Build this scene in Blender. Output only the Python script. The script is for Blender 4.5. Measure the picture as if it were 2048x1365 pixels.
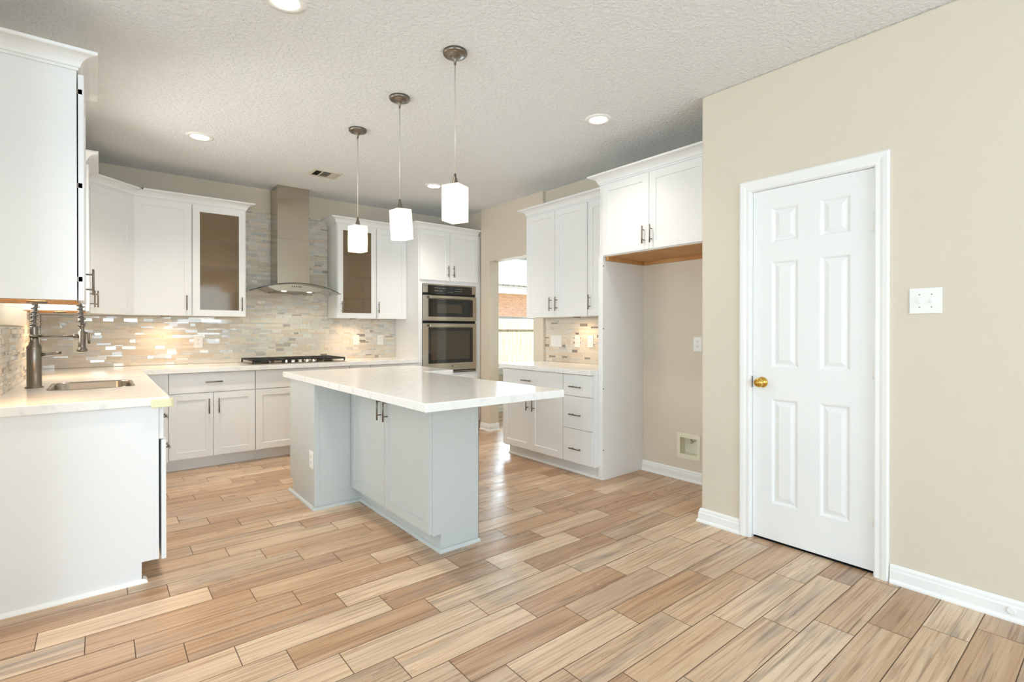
import bpy, bmesh, math, random
from mathutils import Matrix, Vector
R = math.radians
sc = bpy.context.scene
COL = sc.collection
for o in list(bpy.data.objects):
    bpy.data.objects.remove(o)

# ------------------------------------------------------------------ camera, world, light, exposure
cd = bpy.data.cameras.new('camera'); cam = bpy.data.objects.new('camera', cd); COL.objects.link(cam)
cd.sensor_fit = 'HORIZONTAL'; cd.sensor_width = 36.0
cd.lens = 1018.35 / 2048 * 36.0
cd.shift_y = (664.98 - 682.5) / 2048
cd.clip_start = 0.02; cd.clip_end = 200
cam.location = (0, 0, 1.2454)
cam.rotation_euler = (R(90 - 0.2), 0, R(-39.0))
sc.camera = cam
sc.view_settings.view_transform = 'Standard'; sc.view_settings.look = 'None'
sc.view_settings.gamma = 1.0; sc.view_settings.use_curve_mapping = False
sc.view_settings.exposure = 0.34
sc.cycles.use_denoising = True
sc.cycles.max_bounces = 12; sc.cycles.diffuse_bounces = 6; sc.cycles.glossy_bounces = 5
sc.cycles.transmission_bounces = 8; sc.cycles.transparent_max_bounces = 10
sc.cycles.sample_clamp_indirect = 6.0

w = bpy.data.worlds.new('sky'); sc.world = w; w.use_nodes = True
bg = w.node_tree.nodes['Background']; bg.inputs[0].default_value = (0.80, 0.90, 1.0, 1); bg.inputs[1].default_value = 1.6

def area(name, loc, direction, sx, sy, energy, color=(1, 1, 1), spread=180):
    l = bpy.data.lights.new(name, 'AREA'); l.shape = 'RECTANGLE'; l.size = sx; l.size_y = sy
    l.energy = energy; l.color = color; l.spread = R(spread)
    o = bpy.data.objects.new(name, l); COL.objects.link(o); o.location = loc
    o.rotation_euler = Vector(direction).to_track_quat('-Z', 'Y').to_euler()
    return o
sun = bpy.data.lights.new('sun', 'SUN'); sun.energy = 11.0; sun.angle = R(0.6); sun.color = (1.0, 0.96, 0.88)
so = bpy.data.objects.new('sun', sun); COL.objects.link(so)
so.rotation_euler = Vector((0.35, 0.75, -1.15)).to_track_quat('-Z', 'Y').to_euler()
DAY = (0.67, 0.865, 1.0)
area('daylight_rear_window', (0.9, -3.33, 1.45), (0, 1, 0.03), 3.4, 1.9, 84, DAY)
area('daylight_nook_window', (-3.13, 0.2, 1.45), (1, 0, 0.03), 3.2, 1.9, 86, DAY)
area('daylight_sink_window', (-0.68, 4.28, 1.75), (1, 0, 0), 1.1, 0.85, 20, (1.0, 0.97, 0.90))
area('daylight_hall_window', (5.02, 6.36, 1.55), (-0.2, -1, -0.05), 1.4, 1.6, 90, DAY)

# ------------------------------------------------------------------ materials
def lin(c):
    c = c / 255.0
    return c / 12.92 if c <= 0.04045 else ((c + 0.055) / 1.055) ** 2.4
def S(r, g, b): return (lin(r), lin(g), lin(b), 1)
def mat(name, col, rough=0.5, metal=0.0, bump=None, emit=None, spec=None, coat=0):
    m = bpy.data.materials.new(name); m.use_nodes = True
    nt = m.node_tree; b = nt.nodes['Principled BSDF']
    b.inputs['Base Color'].default_value = col; b.inputs['Roughness'].default_value = rough
    b.inputs['Metallic'].default_value = metal
    if spec is not None: b.inputs['Specular IOR Level'].default_value = spec
    if coat: b.inputs['Coat Weight'].default_value = coat; b.inputs['Coat Roughness'].default_value = 0.1
    if emit: b.inputs['Emission Color'].default_value = emit[0]; b.inputs['Emission Strength'].default_value = emit[1]
    if bump:
        sc_, st, det = bump
        tc = nt.nodes.new('ShaderNodeTexCoord'); nz = nt.nodes.new('ShaderNodeTexNoise'); bp = nt.nodes.new('ShaderNodeBump')
        nz.inputs['Scale'].default_value = sc_; nz.inputs['Detail'].default_value = det
        bp.inputs['Strength'].default_value = st; bp.inputs['Distance'].default_value = 0.01
        nt.links.new(tc.outputs['Object'], nz.inputs['Vector']); nt.links.new(nz.outputs['Fac'], bp.inputs['Height'])
        nt.links.new(bp.outputs['Normal'], b.inputs['Normal'])
    return m
def noise_mix(m, c1, c2, scale, lo=0.4, hi=0.6, detail=4, stretch=(1, 1, 1), coord='Object'):
    nt = m.node_tree; b = nt.nodes['Principled BSDF']
    tc = nt.nodes.new('ShaderNodeTexCoord'); mp = nt.nodes.new('ShaderNodeMapping'); nz = nt.nodes.new('ShaderNodeTexNoise')
    rp = nt.nodes.new('ShaderNodeValToRGB')
    mp.inputs['Scale'].default_value = stretch; nz.inputs['Scale'].default_value = scale; nz.inputs['Detail'].default_value = detail
    rp.color_ramp.elements[0].position = lo; rp.color_ramp.elements[0].color = c1
    rp.color_ramp.elements[1].position = hi; rp.color_ramp.elements[1].color = c2
    nt.links.new(tc.outputs[coord], mp.inputs['Vector']); nt.links.new(mp.outputs['Vector'], nz.inputs['Vector'])
    nt.links.new(nz.outputs['Fac'], rp.inputs['Fac']); nt.links.new(rp.outputs['Color'], b.inputs['Base Color'])
    return m

WHITE = mat('white_cabinet_paint', S(236, 237, 237), 0.38, bump=(7, 0.02, 2))
TRIMW = mat('white_trim_paint', S(242, 242, 240), 0.35)
DOORW = mat('white_door_paint', S(240, 241, 240), 0.4, bump=(160, 0.03, 2))
GREY = mat('pale_grey_island_paint', S(197, 202, 201), 0.4, bump=(7, 0.02, 2))
WALL = mat('beige_wall_paint', S(219, 209, 192), 0.85, bump=(130, 0.10, 3))
HALLW = mat('hall_wall_paint', S(214, 202, 184), 0.85, bump=(130, 0.10, 3))
CEIL = mat('textured_ceiling_paint', S(231, 233, 234), 0.9)
_nt = CEIL.node_tree; _b = _nt.nodes['Principled BSDF']
_tc = _nt.nodes.new('ShaderNodeTexCoord'); _nz = _nt.nodes.new('ShaderNodeTexNoise'); _rp = _nt.nodes.new('ShaderNodeValToRGB'); _bp = _nt.nodes.new('ShaderNodeBump')
_nz.inputs['Scale'].default_value = 42; _nz.inputs['Detail'].default_value = 3; _nz.inputs['Distortion'].default_value = 0.6
_rp.color_ramp.elements[0].position = 0.44; _rp.color_ramp.elements[1].position = 0.60
_bp.inputs['Strength'].default_value = 0.45; _bp.inputs['Distance'].default_value = 0.008
_nt.links.new(_tc.outputs['Object'], _nz.inputs['Vector']); _nt.links.new(_nz.outputs['Fac'], _rp.inputs['Fac'])
_nt.links.new(_rp.outputs['Color'], _bp.inputs['Height']); _nt.links.new(_bp.outputs['Normal'], _b.inputs['Normal'])
QUARTZ = noise_mix(mat('white_veined_quartz', S(238, 236, 232), 0.12, spec=0.6), S(229, 228, 226), S(241, 240, 237), 19, 0.32, 0.46, 8, (1, 1, 1))
STEEL = mat('brushed_stainless', S(182, 173, 160), 0.20, 1.0)
NICKEL = mat('brushed_nickel', S(132, 125, 116), 0.32, 1.0)
DARKNI = mat('pewter_faucet_metal', S(134, 126, 116), 0.30, 1.0)
CHROME = mat('bright_chrome', S(225, 225, 225), 0.12, 1.0)
BRASS = mat('polished_brass', S(226, 184, 92), 0.14, 1.0)
BLACK = mat('black_appliance_glass', S(22, 20, 18), 0.07, spec=0.7)
SCREEN = mat('oven_window_glass', S(60, 50, 38), 0.06, spec=0.8)
IRON = mat('cast_iron', S(30, 27, 24), 0.5)
DARK = mat('painted_gap_shadow', S(14, 13, 12), 0.8)  # near-black; shade in gaps and hollows put into the colour
PLAST = mat('white_plastic', S(240, 239, 235), 0.35)
IVORY = mat('ivory_plastic', S(232, 227, 205), 0.45)
FOAM = mat('pale_yellow_foam', S(232, 230, 190), 0.8, bump=(220, 0.1, 2))
WOOD = noise_mix(mat('raw_plywood', S(196, 146, 90), 0.6), S(182, 128, 74), S(206, 160, 104), 4, 0.35, 0.65, 6, (1, 14, 1))
INNER = mat('cabinet_interior_maple', S(206, 182, 146), 0.6)
GROUT = mat('backsplash_grout', S(206, 198, 184), 0.9)
MARK = mat('pale_printed_markings', S(190, 186, 178), 0.5)
DISPLAY = mat('dark_display', S(34, 30, 46), 0.1, spec=0.7)
HOLE_SHADOW = mat('painted_hole_shadow', S(40, 36, 32), 0.8)  # near-black; shade inside screw holes and outlet slots put into the colour
TILES = [
    mat('tile_cream_stone', S(222, 213, 198), 0.5, bump=(30, 0.05, 3)),
    mat('tile_warm_beige', S(212, 200, 182), 0.48, bump=(30, 0.05, 3)),
    mat('tile_pale_grey_stone', S(210, 207, 199), 0.45, bump=(30, 0.05, 3)),
    mat('tile_white_glass', S(226, 224, 216), 0.07, spec=0.8),
    mat('tile_taupe_metal_glass', S(186, 178, 168), 0.18, 0.7),
    mat('tile_grey_glass', S(198, 198, 192), 0.10, spec=0.8),
]
def glass_mat(name, tint, reflect, rough, dens):
    m = bpy.data.materials.new(name); m.use_nodes = True; nt = m.node_tree; nt.nodes.clear()
    out = nt.nodes.new('ShaderNodeOutputMaterial'); t = nt.nodes.new('ShaderNodeBsdfTransparent'); g = nt.nodes.new('ShaderNodeBsdfGlossy')
    d = nt.nodes.new('ShaderNodeBsdfDiffuse'); m1 = nt.nodes.new('ShaderNodeMixShader'); m2 = nt.nodes.new('ShaderNodeMixShader'); fr = nt.nodes.new('ShaderNodeFresnel')
    fr.inputs['IOR'].default_value = reflect
    t.inputs['Color'].default_value = tint; d.inputs['Color'].default_value = tint; g.inputs['Roughness'].default_value = rough
    m1.inputs[0].default_value = dens
    nt.links.new(t.outputs[0], m1.inputs[1]); nt.links.new(d.outputs[0], m1.inputs[2])
    nt.links.new(fr.outputs[0], m2.inputs[0]); nt.links.new(m1.outputs[0], m2.inputs[1]); nt.links.new(g.outputs[0], m2.inputs[2])
    nt.links.new(m2.outputs[0], out.inputs['Surface'])
    return m
PANE = glass_mat('clear_window_glass', (0.97, 0.98, 0.98, 1), 1.25, 0.0, 0.0)
SMOKED = glass_mat('smoked_cabinet_glass', S(226, 209, 180), 1.45, 0.06, 0.14)
CANOPY = glass_mat('hood_canopy_glass', S(214, 228, 214), 1.5, 0.02, 0.10)
def frosted():
    m = bpy.data.materials.new('frosted_white_glass'); m.use_nodes = True; nt = m.node_tree; nt.nodes.clear()
    out = nt.nodes.new('ShaderNodeOutputMaterial'); d = nt.nodes.new('ShaderNodeBsdfDiffuse'); t = nt.nodes.new('ShaderNodeBsdfTranslucent'); x = nt.nodes.new('ShaderNodeMixShader')
    d.inputs['Color'].default_value = S(246, 243, 230); t.inputs['Color'].default_value = S(248, 244, 226); x.inputs[0].default_value = 0.55
    nt.links.new(d.outputs[0], x.inputs[1]); nt.links.new(t.outputs[0], x.inputs[2]); nt.links.new(x.outputs[0], out.inputs['Surface']); return m
SHADE = frosted()
BULB = mat('lit_lamp_disc', S(255, 250, 240), 0.5, emit=((1.0, 0.88, 0.68, 1), 14))
PUCKM = mat('lit_puck_lens', S(255, 245, 225), 0.5, emit=((1.0, 0.80, 0.52, 1), 9))

def floor_material():
    m = mat('wood_look_tile', S(190, 155, 120), 0.3, spec=0.5)
    nt = m.node_tree; b = nt.nodes['Principled BSDF']; N = nt.nodes.new; L = nt.links.new
    at = N('ShaderNodeAttribute'); at.attribute_name = 'plank'
    tc = N('ShaderNodeTexCoord'); sep = N('ShaderNodeSeparateColor'); L(at.outputs['Color'], sep.inputs[0])
    off = N('ShaderNodeVectorMath'); off.operation = 'MULTIPLY_ADD'
    L(at.outputs['Color'], off.inputs[0]); off.inputs[1].default_value = (37, 53, 29); L(tc.outputs['Object'], off.inputs[2])
    def nz(scale, st, det, dist=0.0):
        mp = N('ShaderNodeMapping'); mp.inputs['Scale'].default_value = st; L(off.outputs[0], mp.inputs['Vector'])
        n = N('ShaderNodeTexNoise'); n.inputs['Scale'].default_value = scale; n.inputs['Detail'].default_value = det; n.inputs['Distortion'].default_value = dist
        L(mp.outputs[0], n.inputs['Vector']); return n.outputs['Fac']
    def ramp(inp, stops):
        r = N('ShaderNodeValToRGB'); e = r.color_ramp.elements
        while len(e) < len(stops): e.new(0.5)
        for k, (p, c) in enumerate(stops): e[k].position = p; e[k].color = c
        L(inp, r.inputs['Fac']); return r.outputs['Color']
    def mix(f, a, c, mode='MIX'):
        x = N('ShaderNodeMix'); x.data_type = 'RGBA'; x.blend_type = mode
        if isinstance(f, float): x.inputs[0].default_value = f
        else: L(f, x.inputs[0])
        for sock, v in ((x.inputs[6], a), (x.inputs[7], c)):
            if isinstance(v, tuple): sock.default_value = v
            else: L(v, sock)
        return x.outputs[2]
    base = ramp(sep.outputs[0], [(0.0, S(158, 118, 86)), (0.25, S(184, 146, 110)), (0.5, S(204, 172, 138)), (0.78, S(230, 207, 178)), (1.0, S(172, 150, 128))])
    broad = ramp(nz(2.0, (0.6, 8, 1), 3, 0.6), [(0.30, S(172, 140, 110)), (0.52, S(204, 175, 145)), (0.72, S(226, 204, 178))])
    c1 = mix(0.42, base, broad)
    grey = ramp(nz(1.5, (0.8, 8, 1), 4, 0.9), [(0.55, (0, 0, 0, 1)), (0.72, (0.7, 0.7, 0.7, 1))])
    c2 = mix(grey, c1, S(150, 138, 126))
    fine = ramp(nz(4.0, (0.55, 24, 1), 7, 0.5), [(0.34, S(168, 132, 100)), (0.52, (1, 1, 1, 1))])
    c3 = mix(0.55, c2, fine, 'MULTIPLY')
    streak = ramp(nz(2.2, (0.7, 17, 1), 6, 1.6), [(0.62, (0, 0, 0, 1)), (0.76, (0.8, 0.8, 0.8, 1))])
    c4 = mix(streak, c3, S(100, 80, 64))
    L(c4, b.inputs['Base Color'])
    rr = ramp(nz(3.0, (1, 4, 1), 3), [(0.3, (0.25, 0.25, 0.25, 1)), (0.7, (0.38, 0.38, 0.38, 1))]); L(rr, b.inputs['Roughness'])
    bp = N('ShaderNodeBump'); bp.inputs['Strength'].default_value = 0.10; bp.inputs['Distance'].default_value = 0.003
    L(nz(5.0, (1.3, 26, 1), 6, 0.4), bp.inputs['Height']); L(bp.outputs[0], b.inputs['Normal'])
    return m
FLOORM = floor_material()
SEAM = mat('floor_seam_grout', S(104, 84, 68), 0.9)
BRICK = mat('red_brick', S(190, 120, 96), 0.9)
_nt = BRICK.node_tree; _bk = _nt.nodes.new('ShaderNodeTexBrick'); _tc = _nt.nodes.new('ShaderNodeTexCoord'); _mp = _nt.nodes.new('ShaderNodeMapping')
_mp.inputs['Rotation'].default_value = (R(-90), 0, 0); _bk.inputs['Scale'].default_value = 4.0
_bk.inputs['Color1'].default_value = S(226, 178, 154); _bk.inputs['Color2'].default_value = S(212, 156, 132); _bk.inputs['Mortar'].default_value = S(226, 206, 188)
_nt.links.new(_tc.outputs['Object'], _mp.inputs[0]); _nt.links.new(_mp.outputs[0], _bk.inputs['Vector']); _nt.links.new(_bk.outputs['Color'], _nt.nodes['Principled BSDF'].inputs['Base Color'])
SHINGLE = mat('weathered_roof_shingle', S(214, 212, 208), 0.9)
_nt = SHINGLE.node_tree; _bk = _nt.nodes.new('ShaderNodeTexBrick'); _tc = _nt.nodes.new('ShaderNodeTexCoord')
_bk.inputs['Scale'].default_value = 2.2; _bk.inputs['Mortar Size'].default_value = 0.018; _bk.offset = 0.37
_bk.inputs['Color1'].default_value = S(176, 174, 171); _bk.inputs['Color2'].default_value = S(160, 158, 155); _bk.inputs['Mortar'].default_value = S(52, 51, 50)
_nt.links.new(_tc.outputs['Object'], _bk.inputs['Vector']); _nt.links.new(_bk.outputs['Color'], _nt.nodes['Principled BSDF'].inputs['Base Color'])
CEDAR = noise_mix(mat('cedar_fence', S(206, 178, 140), 0.85), S(164, 150, 126), S(196, 183, 158), 3, 0.35, 0.65, 5, (9, 1, 0.7))
LAWN = noise_mix(mat('lawn', S(136, 140, 112), 0.95), S(120, 126, 96), S(150, 152, 124), 9)

# ------------------------------------------------------------------ mesh helpers
MW = {}
class B:
    def __init__(s): s.bm = bmesh.new(); s.mi = 0
    def face(s, pts):
        f = s.bm.faces.new([s.bm.verts.new(p) for p in pts]); f.material_index = s.mi; return f
    def box(s, x0, x1, y0, y1, z0, z1):
        v = [s.bm.verts.new(p) for p in ((x0, y0, z0), (x1, y0, z0), (x1, y1, z0), (x0, y1, z0), (x0, y0, z1), (x1, y0, z1), (x1, y1, z1), (x0, y1, z1))]
        for q in ((0, 3, 2, 1), (4, 5, 6, 7), (0, 1, 5, 4), (1, 2, 6, 5), (2, 3, 7, 6), (3, 0, 4, 7)):
            f = s.bm.faces.new([v[i] for i in q]); f.material_index = s.mi
        return s
    def prism(s, pts, z0, z1):
        n = len(pts); a = [s.bm.verts.new((p[0], p[1], z0)) for p in pts]; b = [s.bm.verts.new((p[0], p[1], z1)) for p in pts]
        fs = [s.bm.faces.new(a[::-1]), s.bm.faces.new(b)]
        for i in range(n): fs.append(s.bm.faces.new((a[i], a[(i + 1) % n], b[(i + 1) % n], b[i])))
        for f in fs: f.material_index = s.mi
        return s
    def tube(s, path, r, n=12, cap=True, closed=False):
        P = [Vector(p) for p in path]; rings = []; up = None
        for i, p in enumerate(P):
            t = (P[min(i + 1, len(P) - 1)] - P[max(i - 1, 0)]).normalized()
            if up is None:
                up = Vector((0, 0, 1)) if abs(t.z) < 0.9 else Vector((1, 0, 0))
            u = (up - t * up.dot(t)).normalized(); up = u; vv = t.cross(u)
            rr = r[i] if isinstance(r, (list, tuple)) else r
            rings.append([s.bm.verts.new(p + (u * math.cos(k * 2 * math.pi / n) + vv * math.sin(k * 2 * math.pi / n)) * rr) for k in range(n)])
        for a, b in zip(rings, rings[1:]):
            for k in range(n):
                f = s.bm.faces.new((a[k], a[(k + 1) % n], b[(k + 1) % n], b[k])); f.smooth = True; f.material_index = s.mi
        if cap:
            for rg in (rings[0][::-1], rings[-1]):
                f = s.bm.faces.new(rg); f.material_index = s.mi
        return s
    def lathe(s, prof, c=(0, 0, 0), axis='z', n=32, cap=True):
        c = Vector(c); rings = []
        for r, h in prof:
            ring = []
            for k in range(n):
                a = k * 2 * math.pi / n; x, y = r * math.cos(a), r * math.sin(a)
                p = {'z': (x, y, h), 'x': (h, x, y), 'y': (y, h, x)}[axis]
                ring.append(s.bm.verts.new(c + Vector(p)))
            rings.append(ring)
        for a, b in zip(rings, rings[1:]):
            for k in range(n):
                f = s.bm.faces.new((a[k], a[(k + 1) % n], b[(k + 1) % n], b[k])); f.smooth = True; f.material_index = s.mi
        if cap:
            for rg in (rings[0][::-1], rings[-1]):
                f = s.bm.faces.new(rg); f.material_index = s.mi
        return s
    def sweep(s, path, prof, fmap):
        n = len(path); rings = []
        nr = []
        for i in range(n - 1):
            dx, dy = path[i + 1][0] - path[i][0], path[i + 1][1] - path[i][1]; l = math.hypot(dx, dy); nr.append((dy / l, -dx / l))
        for i, p in enumerate(path):
            if i == 0: m = nr[0]
            elif i == n - 1: m = nr[-1]
            else:
                a, b = nr[i - 1], nr[i]; k = 1 + a[0] * b[0] + a[1] * b[1]; m = ((a[0] + b[0]) / k, (a[1] + b[1]) / k)
            rings.append([s.bm.verts.new(fmap(p[0] + m[0] * o, p[1] + m[1] * o, h)) for o, h in prof])
        q = len(prof)
        for a, b in zip(rings, rings[1:]):
            for k in range(q):
                f = s.bm.faces.new((a[k], a[(k + 1) % q], b[(k + 1) % q], b[k])); f.material_index = s.mi
        for rg in (rings[0][::-1], rings[-1]):
            f = s.bm.faces.new(rg); f.material_index = s.mi
        return s
    def rings(s, f, x0, x1, z0, z1, rr):
        """a rectangular face whose rings step in by (inset, depth)"""
        loops = []
        for ins, d in rr:
            loops.append([s.bm.verts.new(f(*p, d)) for p in ((x0 + ins, z0 + ins), (x1 - ins, z0 + ins), (x1 - ins, z1 - ins), (x0 + ins, z1 - ins))])
        for a, b in zip(loops, loops[1:]):
            for k in range(4):
                q = s.bm.faces.new((a[k], a[(k + 1) % 4], b[(k + 1) % 4], b[k])); q.material_index = s.mi
        q = s.bm.faces.new(loops[-1]); q.material_index = s.mi
        return loops[0]

def obj(name, b, m, parent=None, local=False, bevel=0.0, seg=2, smooth=False):
    bm = b.bm
    bmesh.ops.recalc_face_normals(bm, faces=bm.faces[:])
    me = bpy.data.meshes.new(name)
    o = bpy.data.objects.new(name, me); COL.objects.link(o)
    if parent is not None:
        M = MW[parent.name]
        if not local: bmesh.ops.transform(bm, matrix=M.inverted(), verts=bm.verts[:])
        o.parent = parent; MW[o.name] = M
    else:
        xs = [v.co for v in bm.verts]
        c = Vector(((min(p.x for p in xs) + max(p.x for p in xs)) / 2, (min(p.y for p in xs) + max(p.y for p in xs)) / 2, min(p.z for p in xs)))
        bmesh.ops.translate(bm, verts=bm.verts[:], vec=-c); o.location = c; MW[o.name] = Matrix.Translation(c)
    bm.to_mesh(me); bm.free()
    for x in (m if isinstance(m, (list, tuple)) else [m]): me.materials.append(x)
    if smooth:
        for p in me.polygons: p.use_smooth = True
    if bevel:
        md = o.modifiers.new('bevel', 'BEVEL'); md.width = bevel; md.segments = seg; md.limit_method = 'ANGLE'; md.angle_limit = R(40)
    return o
def tag(o, label, cat, group=None, kind=None):
    o['label'] = label; o['category'] = cat
    if group: o['group'] = group
    if kind: o['kind'] = kind
    return o
def thing(name, label, cat, loc=(0, 0, 0), rz=0.0, group=None, kind=None):
    o = bpy.data.objects.new(name, None); COL.objects.link(o); o.empty_display_size = 0.1
    o.location = loc; o.rotation_euler = (0, 0, rz); MW[o.name] = Matrix.Translation(Vector(loc)) @ Matrix.Rotation(rz, 4, 'Z')
    return tag(o, label, cat, group, kind)
def struct(name, b, m, label, cat, **k):
    o = obj(name, b, m, **k); return tag(o, label, cat, kind='structure')
def dup(root, loc, label, rz=None):
    r = root.copy(); COL.objects.link(r); r.location = loc; r['label'] = label
    if rz is not None: r.rotation_euler = (0, 0, rz)
    kids = []
    for ch in root.children:
        c = ch.copy(); COL.objects.link(c); c.parent = r; kids.append(c)
        for g in ch.children:
            d = g.copy(); COL.objects.link(d); d.parent = c
    return r, kids

# key planes
YW, XL, XR, XP, ZC, XD = 5.9166, -0.40, 3.781, 3.743, 2.761, 3.045
ZT, ZCU = 0.914, 0.8715

# ------------------------------------------------------------------ room shell
def wall_grid(b, fmap, u0, u1, z0, z1, t, holes):
    us = sorted({u0, u1, *[h[0] for h in holes], *[h[1] for h in holes]}); zs = sorted({z0, z1, *[h[2] for h in holes], *[h[3] for h in holes]})
    nu, nz = len(us) - 1, len(zs) - 1
    def solid(i, j):
        if i < 0 or j < 0 or i >= nu or j >= nz: return False
        cu, cz = (us[i] + us[i + 1]) / 2, (zs[j] + zs[j + 1]) / 2
        return not any(h[0] < cu < h[1] and h[2] < cz < h[3] for h in holes)
    for i in range(nu):
        for j in range(nz):
            if not solid(i, j): continue
            a, c, d, e = us[i], us[i + 1], zs[j], zs[j + 1]
            b.face([fmap(a, d, 0), fmap(c, d, 0), fmap(c, e, 0), fmap(a, e, 0)]); b.face([fmap(a, d, t), fmap(a, e, t), fmap(c, e, t), fmap(c, d, t)])
            if not solid(i - 1, j): b.face([fmap(a, d, 0), fmap(a, e, 0), fmap(a, e, t), fmap(a, d, t)])
            if not solid(i + 1, j): b.face([fmap(c, d, 0), fmap(c, d, t), fmap(c, e, t), fmap(c, e, 0)])
            if not solid(i, j - 1): b.face([fmap(a, d, 0), fmap(a, d, t), fmap(c, d, t), fmap(c, d, 0)])
            if not solid(i, j + 1): b.face([fmap(a, e, 0), fmap(c, e, 0), fmap(c, e, t), fmap(a, e, t)])
    bmesh.ops.remove_doubles(b.bm, verts=b.bm.verts[:], dist=1e-5)
    return b
ZS = -0.02
# floor: planks laid along x, stepping a quarter length per row
random.seed(4)
fb = B(); FX0, FX1, FY0, FY1 = -3.15, 6.5, -3.35, 6.2
PW, PL, GAP = 0.1515, 0.606, 0.0034
planks = []
k0 = int((3.4567 - FY1) / PW) - 1
k = k0
while True:
    yt = 3.4567 - PW * k; yb = yt - PW
    if yt < FY0: break
    s0 = 0.4014 + 0.1525 * k
    n = math.floor((FX0 - s0) / PL); x = s0 + n * PL
    while x < FX1:
        a, c, d, e = max(x, FX0) + GAP / 2, min(x + PL, FX1) - GAP / 2, max(yb, FY0) + GAP / 2, min(yt, FY1) - GAP / 2
        if c > a and e > d: fb.face([(a, d, 0), (c, d, 0), (c, e, 0), (a, e, 0)]); planks.append((random.random(), random.random(), random.random()))
        x += PL
    k += 1
npl = len(planks); fb.mi = 1
fb.box(FX0, FX1, FY0, FY1, -0.06, -0.0012)
fl = struct('floor', fb, [FLOORM, SEAM], 'wood look plank tile floor, brown and tan, running under the island', 'floor')
att = fl.data.attributes.new('plank', 'FLOAT_COLOR', 'FACE')
for i, d in enumerate(att.data): d.color = (*planks[i], 1) if i < npl else (0, 0, 0, 1)
struct('ceiling', B().box(-4.0, 7.6, -4.3, 7.3, ZC, ZC + 0.15), CEIL, 'white textured ceiling above the whole kitchen', 'ceiling')  # slab runs past the walls as added, unseen eaves that block the sun
FX = lambda x: (lambda u, z, t: (x + t, u, z)); FY = lambda y: (lambda u, z, t: (u, y + t, z))
struct('wall_back', wall_grid(B(), FY(YW), -0.60, 3.87, ZS, ZC, 0.15, []), WALL, 'beige back wall above the cooktop cabinets', 'wall')
struct('wall_left', wall_grid(B(), lambda u, z, t: (XL - t, u, z), 2.95, YW, ZS, ZC, 0.20, [(3.62, 4.96, 1.27, 2.25)]), WALL, 'beige left wall behind the sink', 'wall')
wb = wall_grid(B(), FX(XR), 1.66, 6.2, ZS, ZC, 0.105, [(4.243, 5.066, -1, 2.10), (2.262, 2.436, 0.208, 0.368)])
wall_grid(wb, FX(XP), 4.085, 5.24, ZS, ZC, XR - XP, [(4.243, 5.066, -1, 2.10)])
struct('wall_right', wb, WALL, 'beige right wall with open doorway and refrigerator alcove', 'wall')
wb = wall_grid(B(), FX(XD), -3.2, 1.80, ZS, ZC, 0.12, [(0.848, 1.475, -1, 2.078)])
wb.box(XD + 0.12, XR, 1.66, 1.80, ZS, ZC)
struct('wall_near_right', wb, WALL, 'beige wall holding the white pantry door and light switch', 'wall', bevel=0.012, seg=3)
struct('wall_nook', B().box(-3.0, -0.40, 2.80, 2.95, ZS, ZC), WALL, 'beige wall beside the breakfast area, behind the end of the sink run', 'wall')
struct('wall_far_left', wall_grid(B(), lambda u, z, t: (-3.0 - t, u, z), -3.2, 2.95, ZS, ZC, 0.15, [(-1.4, 1.8, 0.5, 2.4)]), WALL, 'beige window wall at the far left, out of the picture', 'wall')
struct('wall_rear', wall_grid(B(), lambda u, z, t: (u, -3.2 - t, z), -3.15, 3.165, ZS, ZC, 0.15, [(-0.8, 2.6, 0.5, 2.4)]), WALL, 'beige window wall behind the camera', 'wall')
wb = wall_grid(B(), FY(6.2), 3.78, 6.6, ZS, ZC, 0.15, [(4.25, 5.8, 0.68, 2.42)])
wb.box(6.5, 6.6, 2.0, 6.2, ZS, ZC).box(3.886, 6.6, 1.9, 2.0, ZS, ZC)
struct('wall_hall', wb, HALLW, 'pale wall of the next room seen through the doorway', 'wall')
struct('pantry_dark_lining', B().box(3.20, 3.78, 0.0, 0.02, 0, 2.2).box(3.20, 3.78, 1.62, 1.64, 0, 2.2).box(3.76, 3.78, 0.02, 1.62, 0, 2.2), DARK, 'dark pantry interior behind the closed white door', 'pantry')  # unseen panels; the pantry's darkness is painted in their colour

# next room's window
wt = thing('window_1', 'white framed window in the next room looking onto fence and roof', 'window', (5.15, 6.24, 0.68), 0, kind='structure')
b = B()
for (x0, x1, z0, z1) in ((4.25, 4.30, 0.68, 2.42), (5.75, 5.8, 0.68, 2.42), (4.30, 5.75, 0.68, 0.73), (4.30, 5.75, 2.37, 2.42), (4.30, 5.75, 1.425, 1.465)):
    b.box(x0, x1, 6.22, 6.28, z0, z1)
obj('window_frame', b, TRIMW, wt, bevel=0.003)
obj('pane', B().box(4.29, 5.76, 6.247, 6.251, 0.72, 2.38), PANE, wt)
obj('window_sill', B().box(4.17, 5.88, 6.13, 6.25, 0.645, 0.68).box(4.21, 5.84, 6.18, 6.199, 0.57, 0.645), TRIMW, wt, bevel=0.004)
wt = thing('window_2', 'window over the sink, its pale jamb showing behind the spring faucet', 'window', (-0.5, 4.29, 1.27), 0, kind='structure')
b = B()
for (y0, y1, z0, z1) in ((3.622, 3.67, 1.272, 2.248), (4.91, 4.958, 1.272, 2.248), (3.67, 4.91, 1.272, 1.32), (3.67, 4.91, 2.2, 2.248), (4.27, 4.31, 1.32, 2.2)):
    b.box(-0.595, -0.565, y0, y1, z0, z1)
obj('window_frame', b, TRIMW, wt, bevel=0.003)
obj('pane', B().box(-0.582, -0.578, 3.66, 4.92, 1.31, 2.21), PANE, wt)
obj('window_sill', B().box(-0.564, -0.395, 3.64, 4.94, 1.271, 1.280), WALL, wt, bevel=0.004)
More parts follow.
